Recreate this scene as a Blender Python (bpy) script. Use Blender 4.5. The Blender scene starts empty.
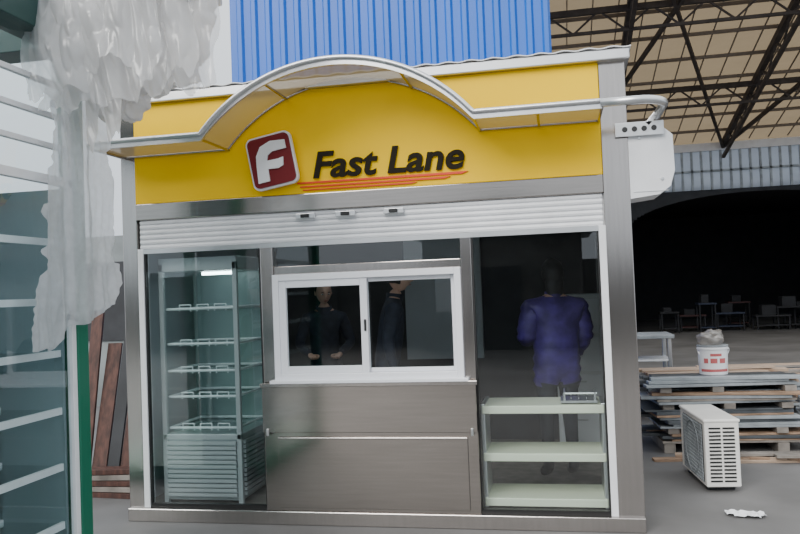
import bpy, bmesh, math, random
from mathutils import Vector, Matrix, noise
random.seed(4)
scn = bpy.context.scene
COL = scn.collection

# ---------------------------------------------------------------- materials
def nt(name):
    m = bpy.data.materials.new(name); m.use_nodes = True
    t = m.node_tree; b = t.nodes.get('Principled BSDF')
    return m, t, b
def mat(name, col, rough=0.5, metal=0.0, var=0.0, scale=8.0, bump=0.0, spec=None, stretch=None, col2=None, emit=0):
    m, t, b = nt(name)
    b.inputs['Roughness'].default_value = rough
    b.inputs['Metallic'].default_value = metal
    if spec is not None: b.inputs['Specular IOR Level'].default_value = spec
    c = tuple(col)+(1,)
    b.inputs['Base Color'].default_value = c
    if emit:
        b.inputs['Emission Color'].default_value = c; b.inputs['Emission Strength'].default_value = emit
    if var > 0 or bump > 0:
        tc = t.nodes.new('ShaderNodeTexCoord'); mp = t.nodes.new('ShaderNodeMapping')
        if stretch: mp.inputs['Scale'].default_value = stretch
        n = t.nodes.new('ShaderNodeTexNoise'); n.inputs['Scale'].default_value = scale; n.inputs['Detail'].default_value = 6
        t.links.new(tc.outputs['Object'], mp.inputs['Vector']); t.links.new(mp.outputs['Vector'], n.inputs['Vector'])
        if var > 0:
            r = t.nodes.new('ShaderNodeValToRGB')
            d = col2 if col2 else tuple(max(0, x*(1-var)) for x in col)
            u = col if col2 else tuple(min(1, x*(1+var*0.6)) for x in col)
            r.color_ramp.elements[0].position = 0.35; r.color_ramp.elements[1].position = 0.68
            r.color_ramp.elements[0].color = tuple(d)+(1,); r.color_ramp.elements[1].color = tuple(u)+(1,)
            t.links.new(n.outputs['Fac'], r.inputs['Fac']); t.links.new(r.outputs['Color'], b.inputs['Base Color'])
        if bump > 0:
            bp = t.nodes.new('ShaderNodeBump'); bp.inputs['Strength'].default_value = bump; bp.inputs['Distance'].default_value = 0.02
            t.links.new(n.outputs['Fac'], bp.inputs['Height']); t.links.new(bp.outputs['Normal'], b.inputs['Normal'])
    return m
def glass(name, tint=(0.9,0.96,0.95), base=0.04, k=.9):
    m = bpy.data.materials.new(name); m.use_nodes = True; t = m.node_tree; t.nodes.clear()
    o = t.nodes.new('ShaderNodeOutputMaterial'); tr = t.nodes.new('ShaderNodeBsdfTransparent'); g = t.nodes.new('ShaderNodeBsdfGlossy')
    tr.inputs['Color'].default_value = tuple(tint)+(1,); g.inputs['Roughness'].default_value = 0.0
    f = t.nodes.new('ShaderNodeLayerWeight'); f.inputs['Blend'].default_value = .5
    p = t.nodes.new('ShaderNodeMath'); p.operation='POWER'; p.inputs[1].default_value = 5
    a = t.nodes.new('ShaderNodeMath'); a.operation = 'MULTIPLY_ADD'; a.inputs[1].default_value = k; a.inputs[2].default_value = base
    mx = t.nodes.new('ShaderNodeMixShader')
    t.links.new(f.outputs['Facing'], p.inputs[0]); t.links.new(p.outputs[0], a.inputs[0]); t.links.new(a.outputs[0], mx.inputs[0]); t.links.new(tr.outputs[0], mx.inputs[1]); t.links.new(g.outputs[0], mx.inputs[2])
    t.links.new(mx.outputs[0], o.inputs['Surface']); return m
def transl(name, col, tcol, fac=0.5, clear=0.0, gloss=0.08, var=0.25, scale=12, rough=0.3):
    m = bpy.data.materials.new(name); m.use_nodes = True; t = m.node_tree; t.nodes.clear()
    o = t.nodes.new('ShaderNodeOutputMaterial'); d = t.nodes.new('ShaderNodeBsdfDiffuse'); tl = t.nodes.new('ShaderNodeBsdfTranslucent')
    g = t.nodes.new('ShaderNodeBsdfGlossy'); g.inputs['Roughness'].default_value = rough; tp = t.nodes.new('ShaderNodeBsdfTransparent')
    tc = t.nodes.new('ShaderNodeTexCoord'); n = t.nodes.new('ShaderNodeTexNoise'); n.inputs['Scale'].default_value = scale; n.inputs['Detail'].default_value = 5
    r = t.nodes.new('ShaderNodeValToRGB'); r.color_ramp.elements[0].color = tuple(x*(1-var) for x in col)+(1,); r.color_ramp.elements[1].color = tuple(col)+(1,)
    r.color_ramp.elements[0].position = .35; r.color_ramp.elements[1].position = .65
    t.links.new(tc.outputs['Object'], n.inputs['Vector']); t.links.new(n.outputs['Fac'], r.inputs['Fac']); t.links.new(r.outputs[0], d.inputs['Color'])
    tl.inputs['Color'].default_value = tuple(tcol)+(1,)
    m1 = t.nodes.new('ShaderNodeMixShader'); m1.inputs[0].default_value = fac
    m2 = t.nodes.new('ShaderNodeMixShader'); m2.inputs[0].default_value = gloss
    m3 = t.nodes.new('ShaderNodeMixShader'); m3.inputs[0].default_value = clear
    t.links.new(d.outputs[0], m1.inputs[1]); t.links.new(tl.outputs[0], m1.inputs[2])
    t.links.new(m1.outputs[0], m2.inputs[1]); t.links.new(g.outputs[0], m2.inputs[2])
    t.links.new(m2.outputs[0], m3.inputs[1]); t.links.new(tp.outputs[0], m3.inputs[2])
    t.links.new(m3.outputs[0], o.inputs['Surface']); return m

STEEL = mat('stainless_steel', (.46,.43,.41), .17, 1.0, .05, 40, .008, stretch=(1,1,.06))
STEELH = mat('stainless_steel_panel', (.36,.33,.305), .14, 1.0, .06, 60, .008, stretch=(.05,1,1))
ALU = mat('aluminium', (.66,.67,.68), .3, .9, .06, 6)
ALUG = mat('grey_aluminium', (.36,.40,.41), .4, .6)
ALUL = mat('light_grey_enamel', (.46,.49,.50), .4, .3)
YEL = mat('yellow_acrylic', (1.0,.62,0), .35, 0, .03, 3, spec=.12)
WHT = mat('white_paint', (.80,.81,.83), .4, 0, .06, 5)
PVC = mat('white_pvc', (.85,.86,.90), .3)
CREAM = mat('cream_shelf', (.76,.78,.62), .4)
BLK = mat('black_plastic', (.012,.012,.012), .4)
RED = mat('maroon_sign', (.16,.010,.014), .45, spec=.3)
STR = mat('red_stripe', (.75,.05,.01), .4)
LET = mat('dark_lettering', (.018,.014,.008), .7, spec=.15)
BRZ = transl('bronze_polycarbonate', (.15,.115,.065), (.24,.18,.09), .5, .12, .12, .15, 3)
GL = glass('clear_glass', (.86,.92,.92), .11)
GLF = glass('fridge_glass', (.92,.975,.97), .06)
GLL = glass('left_glass', (.88,.95,.96), .10)
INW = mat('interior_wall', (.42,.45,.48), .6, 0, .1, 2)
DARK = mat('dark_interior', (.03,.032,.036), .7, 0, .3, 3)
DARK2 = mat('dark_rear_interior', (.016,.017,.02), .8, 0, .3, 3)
GREEN = mat('green_frame', (.004,.15,.085), .35)
DGREEN = mat('dark_green_frame', (.008,.05,.045), .45)
WOOD = mat('raw_wood', (.36,.24,.16), .75, 0, .45, 5, .2, stretch=(1,8,8))
WOODR = mat('red_brown_wood', (.085,.035,.025), .7, 0, .5, 5, .2, stretch=(6,6,1))
GREYB = mat('weathered_board', (.24,.215,.19), .8, 0, .4, 6, .2)
SHEET = mat('grey_sheet', (.34,.37,.39), .5, .3, .3, 4)

# ---------------------------------------------------------------- mesh builder
class MB:
    def __init__(s): s.v=[]; s.f=[]; s.m=[]; s.mats=[]
    def mi(s, m):
        if m not in s.mats: s.mats.append(m)
        return s.mats.index(m)
    def add(s, vs, fs, m, M=None):
        o=len(s.v); k=s.mi(m)
        for v in vs:
            v=Vector(v); s.v.append(M@v if M else v)
        for f in fs: s.f.append([i+o for i in f]); s.m.append(k)
        return s
    def box(s, x0,x1,y0,y1,z0,z1,m,M=None):
        vs=[(x0,y0,z0),(x1,y0,z0),(x1,y1,z0),(x0,y1,z0),(x0,y0,z1),(x1,y0,z1),(x1,y1,z1),(x0,y1,z1)]
        fs=[(0,3,2,1),(4,5,6,7),(0,1,5,4),(1,2,6,5),(2,3,7,6),(3,0,4,7)]
        return s.add(vs,fs,m,M)
    def py(s,x0,x1,y,z0,z1,m): return s.add([(x0,y,z0),(x1,y,z0),(x1,y,z1),(x0,y,z1)],[(0,1,2,3)],m)
    def px(s,x,y0,y1,z0,z1,m): return s.add([(x,y0,z0),(x,y1,z0),(x,y1,z1),(x,y0,z1)],[(0,1,2,3)],m)
    def pz(s,x0,x1,y0,y1,z,m): return s.add([(x0,y0,z),(x1,y0,z),(x1,y1,z),(x0,y1,z)],[(0,1,2,3)],m)
    def beam(s,p,q,w,h,m):
        p=Vector(p);q=Vector(q);d=(q-p);L=d.length;d.normalize()
        up=Vector((0,0,1)) if abs(d.z)<.95 else Vector((0,1,0))
        r=d.cross(up).normalized(); u=r.cross(d)
        M=Matrix((( r.x,d.x,u.x,p.x),(r.y,d.y,u.y,p.y),(r.z,d.z,u.z,p.z),(0,0,0,1)))
        return s.box(-w/2,w/2,0,L,-h/2,h/2,m,M)
    def cyl(s,p,q,r,m,n=16,r2=None):
        p=Vector(p);q=Vector(q);d=(q-p).normalized();r2=r if r2 is None else r2
        up=Vector((0,0,1)) if abs(d.z)<.9 else Vector((0,1,0))
        a=d.cross(up).normalized(); b=a.cross(d)
        vs=[];fs=[]
        for i in range(n):
            t=2*math.pi*i/n; vs.append(p+(a*math.cos(t)+b*math.sin(t))*r)
        for i in range(n):
            t=2*math.pi*i/n; vs.append(q+(a*math.cos(t)+b*math.sin(t))*r2)
        for i in range(n): j=(i+1)%n; fs.append((i,j,n+j,n+i))
        fs.append(tuple(reversed(range(n)))); fs.append(tuple(range(n,2*n)))
        return s.add(vs,fs,m)
    def path(s,pts,r,m,n=10):
        for a,b in zip(pts[:-1],pts[1:]):
            if (Vector(a)-Vector(b)).length>1e-5: s.cyl(a,b,r,m,n)
        return s
    def tube(s,pts,r,m,n=14):
        pts=[Vector(p) for p in pts]; vs=[];fs=[]; prev=None
        for i,p in enumerate(pts):
            d=(pts[min(i+1,len(pts)-1)]-pts[max(i-1,0)]).normalized()
            if prev is None:
                up=Vector((0,0,1)) if abs(d.z)<.9 else Vector((0,1,0)); a=d.cross(up).normalized()
            else: a=(prev-d*prev.dot(d)).normalized()
            prev=a; b=a.cross(d)
            for k in range(n):
                t=2*math.pi*k/n; vs.append(p+(a*math.cos(t)+b*math.sin(t))*r)
        for i in range(len(pts)-1):
            for k in range(n): j=(k+1)%n; fs.append((i*n+k,i*n+j,(i+1)*n+j,(i+1)*n+k))
        fs.append(tuple(range(n))); fs.append(tuple(range((len(pts)-1)*n,len(pts)*n)))
        return s.add(vs,fs,m)
    def prism(s,pts,y0,y1,m,M=None):
        n=len(pts)
        vs=[(x,y0,z) for x,z in pts]+[(x,y1,z) for x,z in pts]
        fs=[tuple(range(n)),tuple(reversed(range(n,2*n)))]
        for i in range(n): j=(i+1)%n; fs.append((j,i,n+i,n+j))
        return s.add(vs,fs,m,M)
    def ell(s,c,r,m,nu=16,nv=10,fn=None):
        vs=[];fs=[]
        for j in range(nv+1):
            ph=math.pi*j/nv
            for i in range(nu):
                th=2*math.pi*i/nu
                p=Vector((math.sin(ph)*math.cos(th),math.sin(ph)*math.sin(th),math.cos(ph)))
                q=Vector((p.x*r[0],p.y*r[1],p.z*r[2]))
                if fn: q=fn(p,q)
                vs.append(q+Vector(c))
        for j in range(nv):
            for i in range(nu):
                k=(i+1)%nu; fs.append((j*nu+i,(j+1)*nu+i,(j+1)*nu+k,j*nu+k))
        return s.add(vs,fs,m)
    def done(s,name,parent=None,bevel=0,smooth=False,fix=True):
        me=bpy.data.meshes.new(name); me.from_pydata([tuple(v) for v in s.v],[],s.f)
        for m in s.mats: me.materials.append(m)
        for p,k in zip(me.polygons,s.m): p.material_index=k; p.use_smooth=smooth
        me.update()
        if fix:
            bm=bmesh.new(); bm.from_mesh(me); bmesh.ops.recalc_face_normals(bm,faces=bm.faces); bm.to_mesh(me); bm.free()
        o=bpy.data.objects.new(name,me); COL.objects.link(o)
        if parent: o.parent=parent
        if bevel:
            b=o.modifiers.new('bevel','BEVEL'); b.width=bevel; b.segments=2; b.limit_method='ANGLE'
        return o
def empty(name,loc=(0,0,0)):
    e=bpy.data.objects.new(name,None); e.location=loc; e.empty_display_size=.2; COL.objects.link(e); return e

# ---------------------------------------------------------------- camera
th=math.radians(11.46); pt=math.radians(1.7); ro=math.radians(2.2)
F=Vector((-math.sin(th)*math.cos(pt),math.cos(th)*math.cos(pt),math.sin(pt)))
R0=Vector((math.cos(th),math.sin(th),0)); U0=R0.cross(F)
R=R0*math.cos(ro)-U0*math.sin(ro); U=R0*math.sin(ro)+U0*math.cos(ro)
cam=bpy.data.objects.new('camera',bpy.data.cameras.new('camera')); COL.objects.link(cam)
C=Vector((0,-5.2,1.6)); B=-F
cam.matrix_world=Matrix(((R.x,U.x,B.x,C.x),(R.y,U.y,B.y,C.y),(R.z,U.z,B.z,C.z),(0,0,0,1)))
cam.data.sensor_width=36; cam.data.lens=35; cam.data.clip_end=300
scn.camera=cam

# ---------------------------------------------------------------- world and sun
w=bpy.data.worlds.new('overcast_sky'); scn.world=w; w.use_nodes=True; t=w.node_tree
bg=t.nodes['Background']; tc=t.nodes.new('ShaderNodeTexCoord'); sp=t.nodes.new('ShaderNodeSeparateXYZ'); rp=t.nodes.new('ShaderNodeValToRGB')
t.links.new(tc.outputs['Generated'],sp.inputs[0]); t.links.new(sp.outputs['Z'],rp.inputs['Fac']); t.links.new(rp.outputs[0],bg.inputs['Color'])
rp.color_ramp.elements[0].position=0; rp.color_ramp.elements[0].color=(.55,.61,.68,1)
rp.color_ramp.elements[1].position=.6; rp.color_ramp.elements[1].color=(.93,.97,1,1)
bg.inputs['Strength'].default_value=1.75
sd=bpy.data.lights.new('sun','SUN'); sd.energy=3.0; sd.angle=math.radians(35); sd.color=(1,.97,.93)
so=bpy.data.objects.new('sun',sd); COL.objects.link(so); so.rotation_euler=(math.radians(55),0,math.radians(-22)); so.location=(-3,-8,9)

# ---------------------------------------------------------------- ground
gm=mat('concrete_ground',(.20,.197,.195),.6,0,.3,.9,.12,col2=(.12,.117,.115))
MB().box(-40,40,-30,45,-.2,0,gm).done('ground')
# unseen wall and shed, added behind the viewpoint for reflections in glass and steel
YW=mat('grey_block_wall',(.12,.12,.115),.85,0,.3,1.2)
b=MB(); b.box(-16,14,-18.3,-18,0,2.3,YW)
for i in range(11): b.box(-16+i*3,-15.7+i*3,-18,-17.9,0,2.45,YW)
b.done('reflection_wall')
SH=empty('reflection_shed')
b=MB(); b.box(-3.4,.6,-17.5,-14.5,0,2.9,YW); b.prism([(-3.7,2.9),(.9,2.9),(-1.4,3.9)],-17.7,-14.3,SHEET); b.box(-1.9,-.9,-14.5,-14.45,0,2.1,DARK); b.box(-3.1,-2.3,-14.5,-14.45,1,1.9,WHT)
b.done('reflection_shed_shell',SH)

# ---------------------------------------------------------------- kiosk
K=empty('food_kiosk')
XL,XR=-3.13,.48
b=MB()
b.box(XL,-3.01,-.0,.12,.0,3.03,STEEL); b.box(.31,XR,-.0,.14,0,3.05,STEEL)
b.box(XL,XR,-.03,.12,0,.095,STEEL)
b.box(-3.01,.31,-.015,.12,2.18,2.30,STEELH)
b.box(XL,-3.01,2.5,2.62,0,3.03,STEEL); b.box(.36,XR,2.5,2.62,0,3.03,STEEL)
b.box(-2.065,-1.97,0,.08,.095,1.97,STEEL); b.box(-.64,-.565,0,.08,.095,1.97,STEEL)
b.box(-1.97,-.64,.01,.08,1.74,1.80,STEEL)
b.done('steel_frame',K,.006)
b=MB(); b.box(-3.01,.31,-.012,.06,2.30,3.03,YEL); b.done('yellow_fascia',K,.004)
b=MB(); b.box(XL+.005,XR-.005,.06,2.615,2.30,3.035,INW); b.done('roof_box',K)
b=MB()
b.box(XL-.01,XR+.03,-.06,2.65,3.03,3.10,ALU); b.done('roof_trim',K,.008)
b=MB(); N=300; vs=[];fs=[]
for i in range(N+1):
    x=XL-.02+(XR-XL+.06)*i/N; z=3.104+.005*math.sin(i/N*2*math.pi*24)
    vs+= [(x,-.07,z),(x,2.7,z),(x,-.07,z+.006),(x,2.7,z+.006)]
for i in range(N):
    a=4*i; c=a+4; fs+=[(a,c,c+1,a+1),(a+2,a+3,c+3,c+2),(a,a+2,c+2,c)]
b.add(vs,fs,WHT).done('corrugated_roof_sheet',K)
b=MB()
for i in range(6):
    z=1.965+i*.0365; b.cyl((-2.99,.02,z+.018),(.30,.02,z+.018),.0185,WHT,10)
b.box(-3.0,.31,.025,.06,1.95,2.18,WHT)
b.box(-3.0,.305,-.005,.03,1.935,1.968,ALU)
b.done('roller_shutter',K)
b=MB()
for x in (-1.71,-1.42,-1.08):
    b.box(x-.07,x+.07,-.03,.0,2.125,2.16,ALU); b.box(x-.03,x+.03,-.045,-.03,2.13,2.155,BLK)
b.done('shutter_latches',K,.003)
b=MB(); b.box(-3.01,-2.965,-.006,.07,.095,1.97,WHT); b.box(.27,.315,-.006,.07,.095,1.97,WHT); b.done('shutter_guides',K,.003)
b=MB(); b.py(-2.965,-2.065,.02,.095,1.95,GL); b.py(-.565,.27,.02,.095,1.95,GL); b.py(-1.97,-.64,.02,1.8,1.95,GL)
b.done('front_glass',K)
b=MB()
for (xa,xb) in ((-2.965,-2.065),(-.565,.27)):
    b.box(xa,xb,.005,.04,.095,.125,BLK); b.box(xa,xa+.012,.005,.04,.125,1.94,BLK); b.box(xb-.012,xb,.005,.04,.125,1.94,BLK)
b.done('glazing_gaskets',K)
def frame(b,x0,x1,z0,z1,y0,y1,t,m):
    b.box(x0,x0+t,y0,y1,z0,z1,m); b.box(x1-t,x1,y0,y1,z0,z1,m); b.box(x0+t,x1-t,y0,y1,z0,z0+t,m); b.box(x0+t,x1-t,y0,y1,z1-t,z1,m)
b=MB()
frame(b,-1.97,-.64,1.0,1.74,-.03,.07,.045,PVC)
frame(b,-1.925,-1.29,1.045,1.695,-.02,.015,.05,PVC)
frame(b,-1.32,-.685,1.045,1.695,.02,.05,.028,PVC)
b.box(-2.0,-.61,-.06,.02,.975,1.003,PVC)
b.box(-1.315,-1.30,-.032,-.02,1.33,1.41,BLK)
b.done('sliding_window_frame',K,.004)
b=MB(); b.py(-1.875,-1.34,0,1.095,1.645,GLF); b.py(-1.292,-.713,.035,1.07,1.67,GLF); b.done('window_panes',K)
# counter front
b=MB()
b.box(-2.065,-.565,-.045,.06,.64,.975,STEELH)
b.box(-2.066,-.564,-.014,.055,.095,.64,STEELH)
b.box(-1.965,-.635,-.030,-.012,.12,.605,STEELH)
b.box(-2.075,-.555,-.06,-.04,.955,.985,STEEL)
b.box(-1.965,-.635,-.036,-.028,.592,.607,STEEL)
b.cyl((-2.03,-.05,.62),(-2.03,-.05,.67),.009,ALU); b.cyl((-.60,-.05,.62),(-.60,-.05,.67),.009,ALU)
b.done('counter_panel',K,.004)
# shell
b=MB()
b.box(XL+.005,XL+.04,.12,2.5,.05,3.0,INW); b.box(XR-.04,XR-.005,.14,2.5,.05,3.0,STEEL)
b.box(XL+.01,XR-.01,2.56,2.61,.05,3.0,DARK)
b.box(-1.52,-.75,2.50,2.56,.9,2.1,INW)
b.box(XL+.01,XR-.01,.05,2.6,.0,.09,GREYB)
b.done('kiosk_body_panels',K)
lm=mat('added_tube_glow',(.88,.96,1),.5,emit=9)  # unseen glowing tube, added to brighten the kiosk interior
b=MB(); b.box(-2.2,-1.0,1.15,1.25,2.26,2.30,WHT); b.cyl((-2.15,1.2,2.24),(-1.05,1.2,2.24),.014,lm,12); b.done('added_fill_tube',K)
b=MB()
for z in (.79,.47,.17):
    b.box(-.55,.26,.12,.52,z-.055,z,CREAM)
b.box(-.56,-.53,.14,.50,.1,.8,ALU); b.box(.24,.27,.14,.50,.1,.8,ALU)
b.done('display_shelves',K,.006)
b=MB()
b.box(-.02,.22,.16,.40,.80,.815,ALU)
for i in range(5): b.cyl((0.0+i*.05,.17,.83),(0.0+i*.05,.39,.83),.005,ALU,6)
b.cyl((.0,.18,.86),(.22,.18,.86),.007,ALU,6); b.box(0,.012,.17,.39,.8,.87,ALU); b.box(.2,.212,.17,.39,.8,.87,ALU)
b.done('serving_tray_rack',K)
# canopy
xc,hw,rise,zb=-1.37,.90,.42,2.65
Rr=(hw*hw+rise*rise)/(2*rise)
def zc(x):
    d=abs(x-xc)
    if d>=hw: return zb
    return zb+math.sqrt(Rr*Rr-d*d)-(Rr-rise)
xs=[-3.08+i*(.30+3.08)/150 for i in range(151)]; n_=150
PJ=.45
b=MB(); vs=[];fs=[]
for x in xs: vs+=[(x,-.015,zc(x)),(x,-PJ,zc(x))]
for i in range(n_): fs.append((2*i,2*i+2,2*i+3,2*i+1))
b.add(vs,fs,BRZ)
b.done('canopy_sheet',K,smooth=True,fix=False)
b=MB()
vs=[];fs=[]
for x in xs: vs+=[(x,-PJ-.010,zc(x)-.018),(x,-PJ-.010,zc(x)+.022),(x,-PJ+.010,zc(x)-.018),(x,-PJ+.010,zc(x)+.022)]
for i in range(n_):
    a=4*i;c=a+4; fs+=[(a,c,c+1,a+1),(a+2,a+3,c+3,c+2),(a+1,c+1,c+3,a+3),(a,a+2,c+2,c)]
b.add(vs,fs,ALU)
for x in (-3.08,-2.27,-1.82,-.92,-.47,-.08,.3):
    b.beam((x,0,zc(x)-.006),(x,-PJ,zc(x)-.006),.016,.012,STEEL)
b.done('canopy_frame',K,smooth=False)
b=MB()
b.tube([(x,-PJ-.014,zc(x)+.026) for x in xs],.016,ALU)
b.tube([(x,-.02,zc(x)) for x in xs],.009,STEEL)
pr=[(.29,-PJ-.01,zb+.015),(.50,-PJ-.01,zb+.015)]
for i in range(1,9):
    a=math.pi/2*i/8; pr.append((.50+.17*math.sin(a),-PJ-.01+.17*(1-math.cos(a)),zb+.015))
pr.append((.67,.05,zb+.015)); b.tube(pr,.026,ALU,16)
b.tube([(-3.08,-PJ-.01,zb+.01),(-3.10,-PJ+.03,zb+.01),(-3.10,0,zb+.01)],.022,ALU,12)
b.done('canopy_tubes',K,smooth=True)
b=MB()
b.box(.40,.70,-.03,-.015,zb-.12,zb-.03,ALU)
for x in (.46,.52,.58,.64): b.cyl((x,-.034,zb-.075),(x,-.03,zb-.075),.018,BLK,14)
b.beam((.60,-.02,zb-.05),(.66,-.02,zb+.02),.02,.03,ALU)
b.done('canopy_bracket',K,.002)
b=MB(); pts=[(.48,2.58),(.70,2.58),(.755,2.53),(.76,2.30),(.73,2.20),(.66,2.15),(.48,2.13)]
b.prism(pts,.0,.32,WHT)
b.box(.5,.72,-.004,.0,2.17,2.175,ALU); b.cyl((.68,-.006,2.25),(.68,0,2.25),.012,ALU,10); b.cyl((.55,-.006,2.52),(.55,0,2.52),.01,ALU,10)
b.done('shutter_motor_housing',K,.012)
# sign
def rrect(cx,cz,wd,ht,r,n=6):
    o=[]
    for qx,qz,a0 in ((1,1,0),(-1,1,90),(-1,-1,180),(1,-1,270)):
        for i in range(n+1):
            a=math.radians(a0+90*i/n); o.append((cx+qx*(wd/2-r)+r*math.cos(a) if False else cx+qx*(wd/2-r)+r*math.cos(a),cz+qz*(ht/2-r)+r*math.sin(a)))
    return o
ML=Matrix.Translation((-1.92,-.07,2.535))@Matrix.Rotation(math.radians(-10),4,'Y')
b=MB()
b.prism(rrect(0,0,.335,.375,.05),-.012,.02,WHT,ML)
b.prism(rrect(0,0,.308,.347,.04),-.022,-.012,RED,ML)
f=[(.125,.12),(.02,.135),(-.06,.11),(-.10,.05),(-.11,-.02),(-.12,-.14),(-.035,-.14),(-.03,-.055),(.045,-.065),(.082,-.052),(.092,.005),(.055,-.0),(-.028,.004),(-.015,.04),(.02,.06),(.125,.06)]
b.prism(f,-.034,-.022,WHT,ML)
b.box(-2.0,-1.86,-.07,-.01,2.45,2.62,ALU)
b.done('logo_plaque',K,0)
cu=bpy.data.curves.new('sign_lettering','FONT'); cu.body='Fast Lane'; cu.size=.255; cu.shear=.2; cu.offset=.0055; cu.extrude=.006
cu.materials.append(LET)
to=bpy.data.objects.new('sign_lettering',cu); COL.objects.link(to); to.rotation_euler=(math.pi/2,0,0)
bpy.context.view_layer.update()
sx=1.06/to.dimensions.x; to.scale=(sx,1,1); to.location=(-1.655,-.024,2.405); to.parent=K
b=MB()
for i,(x0,x1,z,h) in enumerate(((-1.76,-.60,2.372,.014),(-1.74,-.72,2.345,.011),(-1.72,-.95,2.322,.008))):
    b.prism([(x0,z-h*.3),(x1,z-h*.8+.004),(x1+.04,z+h*.2+.006),(x0,z+h*.5)],-.024,-.01,STR)
b.done('sign_stripes',K)

# ---------------------------------------------------------------- display fridge
Fg=empty('display_refrigerator',(0,0,0))
x0,x1,y0,y1=-2.92,-2.30,.12,.72
b=MB()
for x in (x0,x1-.035):
    for y in (y0,y1-.035): b.box(x,x+.035,y,y+.035,.09,1.86,ALUL)
b.box(x0,x1,y0,y1,1.80,1.90,ALUL)
b.box(x0,x1,y0,y1,.56,.60,ALUL)
b.box(x0+.01,x1-.01,y0+.01,y1-.01,.12,.56,ALUG)
b.box(x0+.035,x1-.035,y1-.05,y1-.04,.6,1.8,mat('fridge_back_panel',(.26,.34,.34),.4))
b.done('cabinet_frame',Fg,.004)
b=MB()
for i in range(12):
    z=.15+i*.034
    b.box(x0+.04,x1-.04,y0-.012,y0+.012,z,z+.024,ALUL); b.box(x1-.012,x1+.012,y0+.05,y1-.05,z,z+.024,ALUL)
b.done('vent_louvres',Fg)
b=MB()
for z in (.62,.85,1.04,1.24,1.50):
    b.pz(x0+.05,x1-.05,y0+.06,y1-.06,z+.004,GLF)
    for (p,q) in (((x0+.04,y0+.05,z+.02),(x1-.04,y0+.05,z+.02)),((x1-.04,y0+.05,z+.02),(x1-.04,y1-.05,z+.02)),((x0+.04,y1-.06,z+.02),(x1-.04,y1-.06,z+.02)),((x0+.04,y0+.05,z+.02),(x0+.04,y1-.05,z+.02))):
        b.cyl(p,q,.010,WHT,8)
    for i in range(3):
        x=x0+.14+i*.14
        b.path([(x,y0+.05,z),(x,y0+.05,z+.05),(x+.09,y0+.05,z+.05),(x+.09,y0+.05,z)],.005,WHT,6)
b.done('wire_shelves',Fg)
b=MB()
b.py(x0+.03,x1-.03,y0+.012,.6,1.8,GLF); b.px(x1-.012,y0+.03,y1-.03,.6,1.8,GLF); b.px(x0+.012,y0+.03,y1-.03,.6,1.8,GLF)
b.done('fridge_glazing',Fg)
lmf=mat('fridge_lamp_glow',(.88,.98,1),.5,emit=14)
b=MB(); b.cyl((x0+.22,.40,1.785),(x1-.12,.40,1.785),.012,lmf,10); b.done('fridge_lamp',Fg)

b=MB(); b.box(-.05,.36,2.0,2.4,.09,1.5,WHT)
b.done('storage_cabinet_carcass',K,.006)
b=MB()
for i in range(4):
    b.box(-.03,.34,1.985,2.0,.13+i*.34,.44+i*.34,PVC); b.cyl((.09,1.97,.38+i*.34),(.21,1.97,.38+i*.34),.008,ALU,8)
b.done('storage_cabinet_drawers',K,.004)

# ---------------------------------------------------------------- people
def skinmesh(verts,edges,radii,roots,sub=2):
    me=bpy.data.meshes.new('tmp'); me.from_pydata(verts,edges,[]); o=bpy.data.objects.new('tmp',me); COL.objects.link(o)
    bpy.context.view_layer.objects.active=o
    o.modifiers.new('s','SKIN')
    if not me.skin_vertices:
        bm=bmesh.new(); bm.from_mesh(me); bm.verts.layers.skin.verify(); bm.to_mesh(me); bm.free()
    for i,r in enumerate(radii):
        me.skin_vertices[0].data[i].radius=r if isinstance(r,tuple) else (r,r); me.skin_vertices[0].data[i].use_root=(i in roots)
    s=o.modifiers.new('ss','SUBSURF'); s.levels=sub; s.render_levels=sub
    bpy.context.view_layer.update()
    ev=o.evaluated_get(bpy.context.evaluated_depsgraph_get())
    out=bpy.data.meshes.new_from_object(ev); bpy.data.objects.remove(o); return out

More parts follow.
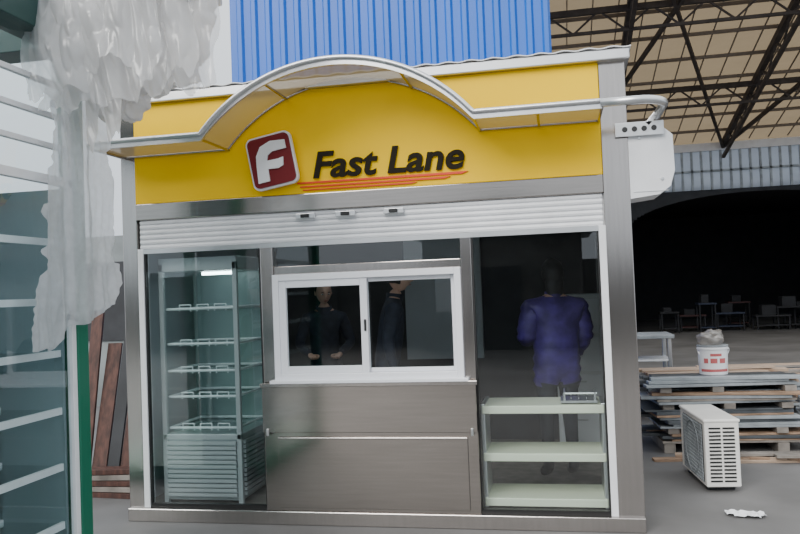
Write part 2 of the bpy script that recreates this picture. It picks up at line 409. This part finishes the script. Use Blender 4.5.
def person(name,loc,rot,h,coat,trou,hair,skin,arms,lean=0,puffy=False,long_hair=False,head_turn=0,head_nod=0,longcoat=False,fat=1.0):
    P=empty(name,loc); P.rotation_euler=(0,0,rot); k=h/1.76; P.scale=(k,k,k)
    V=[(0,0,.93),(0,0,1.08),(0,0,1.27),(0,.005,1.40),(0,0,1.49),(0,-.012,1.57)]
    g=fat
    Rd=[(.150*g,.115*g),(.140*g,.11*g),(.165*g,.12*g),(.13*g,.095*g),.056,.05]
    E=[(0,1),(1,2),(2,3),(3,4),(4,5)]
    hands=[]
    for s,(el,wr) in zip((-1,1),arms):
        i=len(V); V+=[(s*.165*g,.005,1.405),el,wr]; Rd+=[.072*g,.052*g,.036*g]; E+=[(3,i),(i,i+1),(i+1,i+2)]; hands.append((Vector(el),Vector(wr),s))
    for s in (-1,1):
        i=len(V); V+=[(s*.09,0,.86),(s*.1,-.015,.49),(s*.105,.015,.10),(s*.12,-.12,.045)]; Rd+=[.095,.062,.045,(.042,.038)]; E+=[(0,i),(i,i+1),(i+1,i+2),(i+2,i+3)]
    me=skinmesh(V,E,Rd,[0])
    hips=.78 if longcoat else .88
    shoe=BLK
    for m in (coat,trou,skin,shoe): me.materials.append(m)
    for p in me.polygons:
        c=p.center; p.use_smooth=True
        p.material_index = 2 if (c.z>1.485 and abs(c.x)<.09 and abs(c.y)<.12) else (3 if c.z<.095 else (1 if (c.z<hips and abs(c.x)<.24) else 0))
    def bend(v):
        v=Vector(v)
        if lean:
            f=min(1,max(0,(v.z-.85)/.25)); a=lean*f
            y,z=v.y,v.z-.92; v.y=y*math.cos(a)-z*math.sin(a); v.z=.92+y*math.sin(a)+z*math.cos(a)
        return v
    if puffy or longcoat:
        for v in me.vertices:
            if 1.47>v.co.z>hips-.02:
                n=Vector((v.normal.x,v.normal.y,0)); amp=.020*abs(math.sin(v.co.z*math.pi/.085)) if puffy else .0
                v.co+=n*(amp+.012)
    for v in me.vertices: v.co=bend(v.co)
    o=bpy.data.objects.new('body',me); COL.objects.link(o); o.parent=P
    b=MB()
    for i in range(20):
        a=2*math.pi*i/20; c=2*math.pi*(i+1)/20
        b.add([(.075*math.cos(q),.07*math.sin(q)+.0,z) for q,z in ((a,1.46),(c,1.46),(c,1.525),(a,1.525))]+[(.062*math.cos(q),.058*math.sin(q),z) for q,z in ((a,1.46),(c,1.46),(c,1.525),(a,1.525))],[(0,1,2,3),(7,6,5,4),(3,2,6,7)],coat)
    for i in range(len(b.v)): b.v[i]=bend(b.v[i])
    b.done('collar',P,smooth=True)
    b=MB(); hc=Vector((0,-.022,1.665))
    def shape(p,q):
        q=q.copy()
        if p.z<0: q.x*=1-.32*(-p.z)**1.5; q.y*=1-.10*(-p.z)
        if p.y<0:
            fr=-p.y
            q.y-=.026*math.exp(-((p.x/.16)**2+((p.z+.14)/.17)**2))*fr
            q.y-=.010*math.exp(-((p.x/.12)**2+((p.z-.05)/.2)**2))*fr
            for sx in (-1,1): q.y+=.012*math.exp(-(((p.x-sx*.38)/.18)**2+((p.z-.06)/.13)**2))
            q.y-=.008*math.exp(-((p.x/.3)**2+((p.z+.48)/.10)**2))
            q.y-=.010*math.exp(-((p.x/.3)**2+((p.z+.88)/.15)**2))
            q.y-=.006*math.exp(-((p.x/.6)**2+((p.z-.28)/.1)**2))
        return q
    b.ell((0,0,0),(.076,.094,.116),skin,36,28,shape)
    for s in (-1,1):
        b.ell((s*.029,-.080,.006),(.012,.008,.0065),EYE,12,8); b.ell((s*.029,-.0865,.006),(.0055,.003,.0055),BLK,10,6)
        b.ell((s*.030,-.088,.026),(.017,.004,.0035),hair,10,6)
        b.ell((s*.077,.004,-.004),(.009,.017,.030),skin,12,8)
    b.ell((0,-.094,-.056),(.022,.006,.0065),LIP,14,8)
    def hs(p,q):
        q=q.copy(); nn=noise.noise(p*4)*.006; q+=p*nn
        if p.y<-.25 and p.z<.52: q*=.86
        elif p.z<-.62 and not long_hair: q*=.80
        return q
    b.ell((0,.012,.012),(.084,.098,.118) if not long_hair else (.09,.102,.122),hair,32,24,hs)
    if long_hair: b.ell((0,.05,-.09),(.078,.05,.13),hair,20,14)
    M=Matrix.Translation(hc)@Matrix.Rotation(head_turn,4,'Z')@Matrix.Rotation(head_nod,4,'X')
    for i in range(len(b.v)): b.v[i]=bend(M@b.v[i])
    b.done('head',P,smooth=True)
    for (el,wr,s) in hands:
        d=(wr-el).normalized(); side=Vector((0,-1,0)) if abs(d.y)<.8 else Vector((-s,0,0))
        side=(side-d*side.dot(d)).normalized(); nrm=d.cross(side)*(-s)
        HV=[tuple(wr-d*.01),tuple(wr+d*.045),tuple(wr+d*.085)]; HR=[(.024,.022),(.036,.018),(.034,.015)]; HE=[(0,1),(1,2)]; roots=[0]
        for j,(off,L) in enumerate(((.027,.068),(.009,.078),(-.009,.072),(-.026,.056))):
            i=len(HV); bb=wr+d*.075+side*off
            p1=bb+d*L*.45+nrm*.004; p2=p1+d*L*.32+nrm*.018; p3=p2+d*L*.18+nrm*.02
            HV+=[tuple(q) for q in (bb,p1,p2,p3)]; HR+=[.009,.0088,.0082,.007]; HE+=[(i,i+1),(i+1,i+2),(i+2,i+3)]; roots.append(i)
        i=len(HV); bb=wr+d*.025+side*.022; p1=bb+side*.028+d*.022; p2=p1+d*.03+side*.008+nrm*.01
        HV+=[tuple(q) for q in (bb,p1,p2)]; HR+=[.012,.0105,.0085]; HE+=[(i,i+1),(i+1,i+2)]; roots.append(i)
        hm=skinmesh(HV,HE,HR,roots,2); hm.materials.append(skin)
        for p in hm.polygons: p.use_smooth=True
        for v in hm.vertices: v.co=bend(v.co)
        ho=bpy.data.objects.new('hand',hm); COL.objects.link(ho); ho.parent=P
    return P
EYE=mat('eye_white',(.8,.8,.78),.3); LIP=mat('lips',(.45,.18,.15),.5)
SK=mat('skin',(.66,.40,.30),.5,0,.06,20); HR_=mat('black_hair',(.012,.010,.010),.5)
NAVY=mat('navy_jacket',(.02,.025,.045),.8,0,.3,20,.2)
PURP=mat('purple_puffer',(.055,.03,.19),.5,0,.4,10,.2); JEAN=mat('dark_trousers',(.02,.022,.03),.85)
hang=(((-.23,.03,1.15),(-.25,-.05,.92)),((.23,.03,1.15),(.25,-.05,.92)))
work=(((-.25,-.02,1.17),(-.14,-.24,1.12)),((.25,-.02,1.17),(.14,-.24,1.12)))
raised=(((-.25,0,1.16),(-.20,-.14,.98)),((.25,0,1.16),(.17,-.20,1.10)))
person('man',(-2.04,1.42,.09),math.radians(16),1.62,NAVY,JEAN,HR_,SK,work,lean=math.radians(10),head_nod=math.radians(10),head_turn=math.radians(15))
person('man',(-1.36,.85,.09),math.radians(105),1.72,NAVY,JEAN,HR_,SK,hang,lean=math.radians(8))
person('woman',(-.04,.98,.09),math.radians(200),1.68,PURP,JEAN,HR_,SK,raised,puffy=True,long_hair=True,longcoat=True,fat=1.15)

# ---------------------------------------------------------------- green glass kiosk at left
G=empty('glass_display_kiosk')
b=MB()
gx=-2.67
b.box(gx-.10,gx,-1.25,-1.15,0,3.12,GREEN)
b.box(gx-.10,gx,-3.3,-3.2,0,3.12,GREEN); b.box(-4.3,-4.2,-3.3,-3.2,0,3.12,GREEN); b.box(-4.3,-4.2,-1.25,-1.15,0,3.12,GREEN)
b.box(-4.3,gx,-3.3,-1.15,0,.12,GREEN)
for a in ((-4.35,gx+.05,-3.35,-3.15),(-4.35,gx+.05,-1.30,-1.10),(gx-.15,gx+.05,-3.35,-1.1),(-4.35,-4.15,-3.35,-1.1)): b.box(*a,3.05,3.35,DGREEN)
b.done('green_frame',G,.006)
b=MB()
b.box(gx-.045,gx-.01,-3.2,-1.25,2.25,2.30,WHT); b.box(gx-.045,gx-.01,-1.29,-1.25,.12,3.05,WHT)
for z in (2.45,2.62,2.80): b.box(gx-.05,gx-.02,-3.2,-1.29,z,z+.03,WHT)
b.done('white_rails',G,.003)
PT=mat('teal_haze_panel',(.20,.28,.30),.4,0,.2,1.0)  # panels added behind the shelves, their teal imitates haze in the glass
b=MB()
for z in (.38,.70,1.01,1.33,1.62,1.95):
    b.pz(-3.13,gx-.07,-3.15,-1.30,z-.004,GLL); b.box(gx-.09,gx-.07,-3.15,-1.30,z-.03,z+.008,WHT); b.box(-3.15,-3.13,-3.15,-1.3,z-.03,z+.01,WHT)
b.box(-3.19,-3.16,-3.18,-1.27,.12,3.0,PT)
b.box(-3.19,gx-.06,-1.31,-1.29,.12,2.24,PT)
for y in (-1.36,-2.3,-3.1): b.box(-3.16,-3.135,y,y+.03,.12,2.2,ALU)
b.done('glass_shelves',G)
b=MB(); b.px(gx-.03,-3.2,-1.25,.12,3.05,GLL); b.px(-4.26,-3.2,-1.25,.12,3.05,GLL); b.done('glass_walls',G)
b=MB(); b.cyl((gx,-1.3,3.28),(-1.6,-1.3,3.36),.03,ALU); b.cyl((gx,-1.9,3.28),(-1.6,-1.9,3.36),.03,ALU); b.cyl((-1.6,-2.0,3.36),(-1.6,-1.2,3.36),.03,ALU); b.done('awning_arms',G)
# plastic wrapping
PL=transl('white_plastic_wrap',(.86,.85,.84),(.88,.87,.86),.5,.10,.14,.08,9,.22)
PLS=transl('thin_plastic_sheet',(.86,.86,.86),(.88,.88,.88),.5,.42,.12,.08,9,.2)
PL2=transl('foam_strip',(.80,.82,.84),(.8,.82,.85),.45,.24,.06,.15,30)
W=empty('plastic_wrapping')
b=MB()
for c,r in (((-2.18,-1.38,3.12),(.36,.15,.36)),((-2.46,-1.4,3.0),(.18,.14,.24)),((-1.95,-1.36,3.02),(.18,.12,.26)),((-2.3,-1.36,2.80),(.15,.10,.21)),((-1.96,-1.34,3.35),(.34,.2,.22)),((-2.08,-1.36,2.86),(.13,.09,.16))):
    b.ell(c,r,PL,48,32)
o=b.done('crumpled_bag',W)
rm=o.modifiers.new('r','REMESH'); rm.mode='VOXEL'; rm.voxel_size=.009
sm=o.modifiers.new('s','SMOOTH'); sm.factor=1; sm.iterations=8
bpy.context.view_layer.update()
me=bpy.data.meshes.new_from_object(o.evaluated_get(bpy.context.evaluated_depsgraph_get())); o.modifiers.clear(); o.data=me
nrm=[v.normal.copy() for v in me.vertices]
for v,nn in zip(me.vertices,nrm):
    p=v.co; d=0
    wob=Vector((noise.noise(p*4),noise.noise(p*4+Vector((7,0,0))),noise.noise(p*4+Vector((0,9,0)))))*.16
    pq=p+wob
    for s_,a in ((4.0,.075),(9,.032),(20,.010)):
        q=Vector((pq.x*s_*1.5+pq.z*s_*.3,pq.y*s_,pq.z*s_*.32)); n=noise.noise(q); d+=a*(1-3.0*math.sqrt(n*n+.002))
    v.co=p+nn*(d-.045)
for p in me.polygons: p.use_smooth=True
def sheet(name,xa,xb,zt,zb0,y,seed,flare=0,m=PLS,fold=.05,freq=8):
    b=MB(); vs=[];fs=[];NU=90;NV=90
    for j in range(NV+1):
        v=j/NV
        for i in range(NU+1):
            u=i/NU
            bot=zb0+.20*noise.noise(Vector((u*3,seed,3)))+.04*noise.noise(Vector((u*12,seed,8)))
            z=zt+(bot-zt)*v
            cx=(xa+xb)/2; hwid=(xb-xa)/2*(1+flare*v+.25*noise.noise(Vector((seed,v*3,.5 if u<.5 else 7))))
            x=cx+(u*2-1)*hwid
            yy=y+fold*(1-2.2*abs(noise.noise(Vector((x*freq+z*1.5,z*1.2,seed)))))+.014*(1-2*abs(noise.noise(Vector((x*20+z*4,z*6,seed+4)))))+.05*noise.noise(Vector((x*3,z*2,seed)))
            vs.append((x,yy,z))
    for j in range(NV):
        for i in range(NU):
            k=j*(NU+1)+i; fs.append((k,k+1,k+NU+2,k+NU+1))
    b.add(vs,fs,m).done(name,W,smooth=True,fix=False)
sheet('loose_sheet_a',-2.62,-2.10,3.35,2.62,-1.58,1)
sheet('loose_sheet_b',-2.25,-1.78,3.4,2.74,-1.56,2)
sheet('loose_sheet_c',-2.50,-2.20,3.2,2.48,-1.52,3,-.3,m=PL)
sheet('loose_sheet_d',-2.72,-2.35,3.3,2.70,-1.62,4,.1)
sheet('loose_sheet_e',-2.0,-1.66,3.4,2.70,-1.50,5,-.1)
sheet('loose_sheet_f',-2.42,-1.95,3.4,2.80,-1.62,6,0)
rows=[(3.0,-1.50,-1.05),(2.8,-1.50,-1.03),(2.6,-1.53,-1.05),(2.4,-1.55,-1.02),(2.15,-1.62,-1.0),(1.9,-1.66,-.98),(1.7,-1.70,-.97),(1.57,-1.73,-1.0),(1.5,-1.75,-1.35),(1.36,-1.77,-1.6)]
b=MB(); vs=[];fs=[];NU=60;NV=140
for j in range(NV+1):
    t_=j/NV*(len(rows)-1); i0=min(int(t_),len(rows)-2); f_=t_-i0
    a=[rows[i0][k]*(1-f_)+rows[i0+1][k]*f_ for k in range(3)]
    e0=.06*noise.noise(Vector((0,0,a[0]*7)))+.025*noise.noise(Vector((3,0,a[0]*25))); e1=.07*noise.noise(Vector((0,4,a[0]*6)))+.03*noise.noise(Vector((3,4,a[0]*25)))
    for i in range(NU+1):
        u=i/NU; y=(a[1]+e0)+(a[2]+e1-a[1]-e0)*u
        x=-2.58+.06*noise.noise(Vector((y*8,a[0]*1.2,1)))+.018*noise.noise(Vector((y*30,a[0]*5,5)))
        vs.append((x,y,a[0]+.05*noise.noise(Vector((y*9,0,j*.02)))))
for j in range(NV):
    for i in range(NU):
        k=j*(NU+1)+i; fs.append((k,k+1,k+NU+2,k+NU+1))
b.add(vs,fs,PL2).done('hanging_strip',W,smooth=True,fix=False)

# ---------------------------------------------------------------- blue corrugated building
BLU=mat('blue_corrugated_steel',(.010,.13,.56),.4,.0,.10,1.5,stretch=(1,1,.2))
b=MB(); vs=[];fs=[]; x=-3.95; pts=[]
while x<0.0:
    pts+=[(x,4.0),(x+.09,4.0),(x+.115,3.96),(x+.165,3.96),(x+.19,4.0)]; x+=.19
pts.append((0.02,4.0)); pts.append((.02,7.0)); pts.append((-3.95,7.0))
n=len(pts)
vs=[(p[0],p[1],0) for p in pts]+[(p[0],p[1],7.5) for p in pts]
fs=[(i,(i+1)%n,n+(i+1)%n,n+i) for i in range(n)]+[tuple(range(n,2*n))]
b.add(vs,fs,BLU).done('blue_corrugated_building')
PW=mat('grey_plaster_wall',(.20,.22,.22),.8,0,.3,1.5)
b=MB(); b.box(-18,-3.96,5.6,5.9,0,2.6,PW)
for i in range(5): b.box(-17+i*2.4,-15.6+i*2.4,5.57,5.6,1.0,2.2,DARK)
b.done('wall_perimeter')

# ---------------------------------------------------------------- warehouse
RS=transl('roof_sheet_underside',(.34,.265,.18),(.34,.26,.165),.45,0,.02,.5,.9)
RB=mat('rusty_roof_beam',(.07,.055,.045),.8,0,.3,5); RP=mat('brown_purlin',(.20,.165,.13),.7)
WH=empty('warehouse')
Y0,Y1,Z1,SL=7.6,18,5.5,.21
def zr(y): return Z1+(Y1-y)*SL
b=MB(); b.add([(-3,Y0,zr(Y0)),(20,Y0,zr(Y0)),(20,Y1+.3,zr(Y1+.3)),(-3,Y1+.3,zr(Y1+.3))],[(0,1,2,3)],RS).done('roof_sheets',WH,fix=False)
b=MB()
y=Y0+.1
while y<Y1:
    b.beam((-3,y,zr(y)-.06),(20,y,zr(y)-.06),.05,.07,RP); y+=1.05
x=-2.6
while x<20:
    b.beam((x,Y0,zr(Y0)-.02),(x,Y1,zr(Y1)-.02),.022,.03,RP); x+=.5
b.done('purlins',WH)
b=MB()
for x in (-1.5,1.6,4.7,7.8,10.9,14):
    b.beam((x,Y0,zr(Y0)-.15),(x,Y1,zr(Y1)-.15),.12,.14,RB)
    b.beam((x,Y0,zr(Y0)-.60),(x,Y1,zr(Y1)-.50),.08,.08,RB)
    y=Y0; s=0
    while y<Y1-1.2:
        a=zr(y)-.15; c=zr(y+.6)-.55
        b.beam((x,y,a),(x,y+.6,c),.04,.04,RB); b.beam((x,y+.6,c),(x,y+1.2,zr(y+1.2)-.15),.04,.04,RB); y+=1.2
for (p,q) in (((1.6,Y0,0),(4.7,Y1,0)),((4.7,Y0,0),(7.8,Y1,0)),((3.2,Y0,0),(.6,Y1,0)),((7.6,Y0,0),(4.7,Y1,0))):
    b.beam((p[0],p[1],zr(p[1])-.22),(q[0],q[1],zr(q[1])-.22),.07,.09,RB)
for y in (10.4,14.2):
    b.beam((-3,y,zr(y)-.18),(20,y,zr(y)-.18),.09,.12,RB); b.beam((-3,y,zr(y)-.6),(20,y,zr(y)-.6),.06,.06,RB)
    x=-3
    while x<19: b.beam((x,y,zr(y)-.18),(x+.5,y,zr(y)-.6),.035,.035,RB); b.beam((x+.5,y,zr(y)-.6),(x+1,y,zr(y)-.18),.035,.035,RB); x+=1
b.done('roof_trusses',WH)
b=MB()
for x in (10.9,14,18): b.box(x-.12,x+.12,Y0,Y0+.24,0,zr(Y0)-.1,RB)
for x in (-1.5,1.6,10.9): b.box(x-.1,x+.1,Y1-.2,Y1,0,Z1-.1,RB)
b.done('columns',WH)
PB=transl('pale_corrugated_panel',(.50,.53,.56),(.65,.70,.78),.6,.15,.02,.25,2)
b=MB()
b.box(-6,20,Y1,Y1+.08,5.20,5.42,WHT)
x=-6
while x<20: b.box(x,x+.2,Y1+.05,Y1+.06,4.1,5.2,PB); b.box(x+.2,x+.26,Y1+.0,Y1+.06,4.1,5.2,SHEET); x+=.26
b.box(-6,20,Y1+.0,Y1+.08,4.6,4.66,SHEET)
b.done('clerestory_panels',WH)
b=MB()
px=-6
def arch(x):
    c=5.6; d=(x-c)/3.6
    return 3.0+1.0*math.sqrt(max(0,1-d*d))
while px<20:
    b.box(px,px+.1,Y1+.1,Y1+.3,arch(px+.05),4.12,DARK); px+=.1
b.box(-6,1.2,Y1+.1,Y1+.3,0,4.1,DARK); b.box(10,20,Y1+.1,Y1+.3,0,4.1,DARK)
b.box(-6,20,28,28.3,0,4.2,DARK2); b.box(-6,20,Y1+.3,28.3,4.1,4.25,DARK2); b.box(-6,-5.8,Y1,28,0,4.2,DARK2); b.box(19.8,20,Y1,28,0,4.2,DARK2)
b.done('rear_bay',WH)
RD=mat('dark_red_paint',(.04,.008,.008),.6); BD=mat('dark_blue_paint',(.012,.02,.045),.6)
b=MB()
for i in range(14):
    x=2.9+i*.55+random.random()*.2; y=18.9+random.random()*2.6; m=random.choice((RD,BD,DARK2,DARK2)); h=.4+random.random()*.5; wd=.5+random.random()*.5
    b.box(x,x+wd,y,y+.6,h-.05,h,m)
    for (lx,ly) in ((.02,.02),(wd-.06,.02),(.02,.54),(wd-.06,.54)): b.box(x+lx,x+lx+.04,y+ly,y+ly+.04,0,h,DARK2)
    b.box(x+wd*.2,x+wd*.6,y+.1,y+.5,h,h+.12+random.random()*.2,DARK2); b.box(x+.05,x+wd-.05,y+.05,y+.55,.12,.16,m)
b.done('work_benches_with_tools',WH,.005)

# ---------------------------------------------------------------- timber and sheet piles
def pile(name,cx,cy,wd,dp,layers,z0,rng,mats,ang=0):
    b=MB(); z=z0; r=random.Random(rng)
    for (h,kind) in layers:
        if kind=='bearer':
            for k in range(3):
                xx=-wd/2+.1+k*(wd-.25)/2+(r.random()-.5)*.15
                b.box(xx,xx+.1,-dp/2,dp/2,z,z+h,mats[0],Matrix.Translation((cx,cy,0))@Matrix.Rotation(ang,4,'Z'))
        elif kind=='plank':
            y=-dp/2
            while y<dp/2:
                ww=.10+r.random()*.06; e0=r.random()*.22;e1=r.random()*.25
                M=Matrix.Translation((cx,cy,0))@Matrix.Rotation(ang+(r.random()-.5)*.18,4,'Z')
                b.box(-wd/2-e0+.1,wd/2+e1-.1,y,y+ww*.92,z+r.random()*.004,z+h,r.choice(mats[1:]),M); y+=ww
        else:
            M=Matrix.Translation((cx,cy,0))@Matrix.Rotation(ang+(r.random()-.5)*.22,4,'Z')
            e=(r.random()-.5)*.3
            b.box(-wd/2+e,wd/2+e,-dp/2,dp/2,z,z+h,r.choice(mats),M)
        z+=h+.0005
    o=b.done(name,None,.003); return z
LW=mat('pale_wood',(.46,.34,.25),.7,0,.35,5,.1,stretch=(1,8,8))
DS=mat('dark_sheet_metal',(.10,.11,.12),.45,.4,.4,4)
L=[(.09,'bearer'),(.02,'sheet'),(.015,'sheet'),(.03,'plank'),(.02,'sheet'),(.05,'bearer'),(.02,'sheet'),(.025,'sheet'),(.03,'sheet'),(.03,'plank'),(.02,'sheet'),(.03,'sheet'),(.015,'sheet'),(.05,'bearer'),(.02,'sheet'),(.02,'sheet'),(.03,'plank'),(.03,'plank'),(.05,'bearer'),(.03,'plank'),(.03,'plank'),(.03,'plank')]
ztop=pile('timber_stack',1.42,2.78,1.22,.8,L,0,3,[GREYB,DS,SHEET,WOOD,DS,LW],.05)
pile('timber_stack',3.05,3.0,1.3,1.0,[(.09,'bearer'),(.03,'plank'),(.02,'sheet'),(.06,'bearer'),(.03,'plank'),(.02,'sheet'),(.02,'sheet'),(.05,'bearer'),(.03,'plank'),(.03,'plank')],0,8,[GREYB,WOOD,DS,LW,SHEET],-.05)
pile('metal_sheet_stack',2.6,4.9,1.6,.8,[(.1,'bearer'),(.03,'sheet'),(.03,'sheet'),(.1,'bearer'),(.03,'plank'),(.03,'sheet'),(.1,'bearer'),(.03,'sheet'),(.02,'sheet'),(.03,'plank')],0,5,[SHEET,GREYB,DS,LW],.1)
b=MB()
r=random.Random(2)
for i in range(7):
    x=.85+i*.2; M=Matrix.Translation((x+.35,2.10-.02*i,.012+.025*(i%3)))@Matrix.Rotation((r.random()-.5)*.3,4,'Z')
    b.box(-.45,.45,-.045,.045,-.012,.012,r.choice([WOOD,LW,GREYB]),M)
b.done('loose_planks',None,.002)
T=empty('trestle_table')
b=MB(); b.box(.62,1.25,4.0,4.6,.94,.98,SHEET)
for x in (.66,1.18):
    for y in (4.04,4.52): b.box(x,x+.04,y,y+.04,0,.94,ALU)
b.box(.66,1.22,4.05,4.55,.35,.38,SHEET); b.box(.66,1.22,4.05,4.55,.68,.70,WHT)
b.done('table_frame',T,.004)

# ---------------------------------------------------------------- paint bucket
BK=empty('paint_bucket',(1.40,2.62,ztop))
lab=mat('bucket_label',(.50,.12,.12),.4)
b=MB(); b.cyl((0,0,0),(0,0,.26),.125,WHT,36,.135); b.cyl((0,0,.235),(0,0,.25),.142,WHT,36); b.cyl((0,0,.26),(0,0,.275),.14,SHEET,36)
b.done('pail',BK,.003)
b=MB()
for i in range(14):
    a0=math.radians(205+i*9); a1=math.radians(205+(i+1)*9)
    def pp(a,z): rr=.1262+.010*z/.26; return (rr*math.cos(a),rr*math.sin(a),z)
    b.add([pp(a0,.03),pp(a1,.03),pp(a1,.055),pp(a0,.055)],[(0,1,2,3)],lab)
    if i%4 and 1<i<13: b.add([pp(a0,.11),pp(a1,.11),pp(a1,.155),pp(a0,.155)],[(0,1,2,3)],lab)
    if 4<i<10: b.add([pp(a0,.175),pp(a1,.175),pp(a1,.20),pp(a0,.20)],[(0,1,2,3)],lab)
b.done('label',BK)
b=MB(); b.path([(.142*math.cos(math.radians(a)),-.02-.05*math.sin(math.radians(a)),.24-.10*math.sin(math.radians(a))) for a in range(0,181,15)],.004,ALU,6); b.done('handle',BK)
b=MB()
b.ell((0,0,.335),(.12,.10,.08),transl('clear_bag',(.42,.38,.33),(.5,.45,.38),.4,.4,.25,.5,20),48,36,lambda p,q:q*(1+.10*abs(noise.noise(p*3))+.35*noise.noise(p*1.7)-.12*abs(noise.noise(p*7)))) 
b.done('crumpled_plastic_bag',BK,smooth=True)

# ---------------------------------------------------------------- air conditioner outdoor unit
A=empty('air_conditioner_outdoor_unit',(1.02,.98,0)); A.rotation_euler=(0,0,math.radians(5))
ACW=mat('ac_casing',(.78,.77,.73),.4,0,.06,5)
b=MB()
b.box(0,.25,0,.74,.04,.54,ACW); b.box(-.008,.258,-.008,.748,.52,.545,ACW)
b.box(.02,.23,.08,.13,0,.04,DARK); b.box(.02,.23,.6,.65,0,.04,DARK)
b.done('casing',A,.01)
b=MB()
b.box(-.002,.004,.05,.62,.07,.50,BLK)
for i in range(16):
    z=.08+i*.027; b.box(-.012,-.004,.05,.62,z,z+.004,SHEET)
for i in range(14): y=.06+i*.042; b.box(-.013,-.005,y,y+.003,.07,.50,SHEET)
rr=.20
b.path([(-.014,.33+rr*math.cos(a*math.pi/20),.285+rr*math.sin(a*math.pi/20)) for a in range(41)],.004,SHEET,6)
b.done('fan_grille',A)
b=MB()
for c in range(2):
    for i in range(15): b.box(.03+c*.10,.115+c*.10,-.006,.002,.08+i*.028,.092+i*.028,BLK)
b.done('side_louvres',A)

# ---------------------------------------------------------------- boards leaning at left, litter
b=MB()
for i in range(5):
    x=-4.02+i*.12; h=1.5-.14*((i*2)%3)
    b.beam((x,.75+.02*i,0.0),(x+.03*(i-2),1.15+.02*i,h),.11+.02*(i%2),.025,(WOODR,WOODR,DARK,WOODR,GREYB)[i])
for i in range(5): b.beam((-4.2,.68-.02*i,.02+i*.045),(-3.30,.60+.03*i,.02+i*.045),.14,.04,(WOODR,GREYB)[i%2])
b.done('leaning_boards',None,.003)
b=MB(); vs=[];fs=[]
for j in range(9):
    for i in range(13): vs.append((1.04+i*.020,.36+j*.016-.004*i,.012+.03*abs(noise.noise(Vector((i*.4,j*.5,2))))))
for j in range(8):
    for i in range(12):
        if (i+j)<2 or (i-j)>9: continue
        k=j*13+i; fs.append((k,k+1,k+14,k+13))
b.add(vs,fs,WHT).done('crumpled_paper',fix=False)
print('OBJS',len(bpy.data.objects))
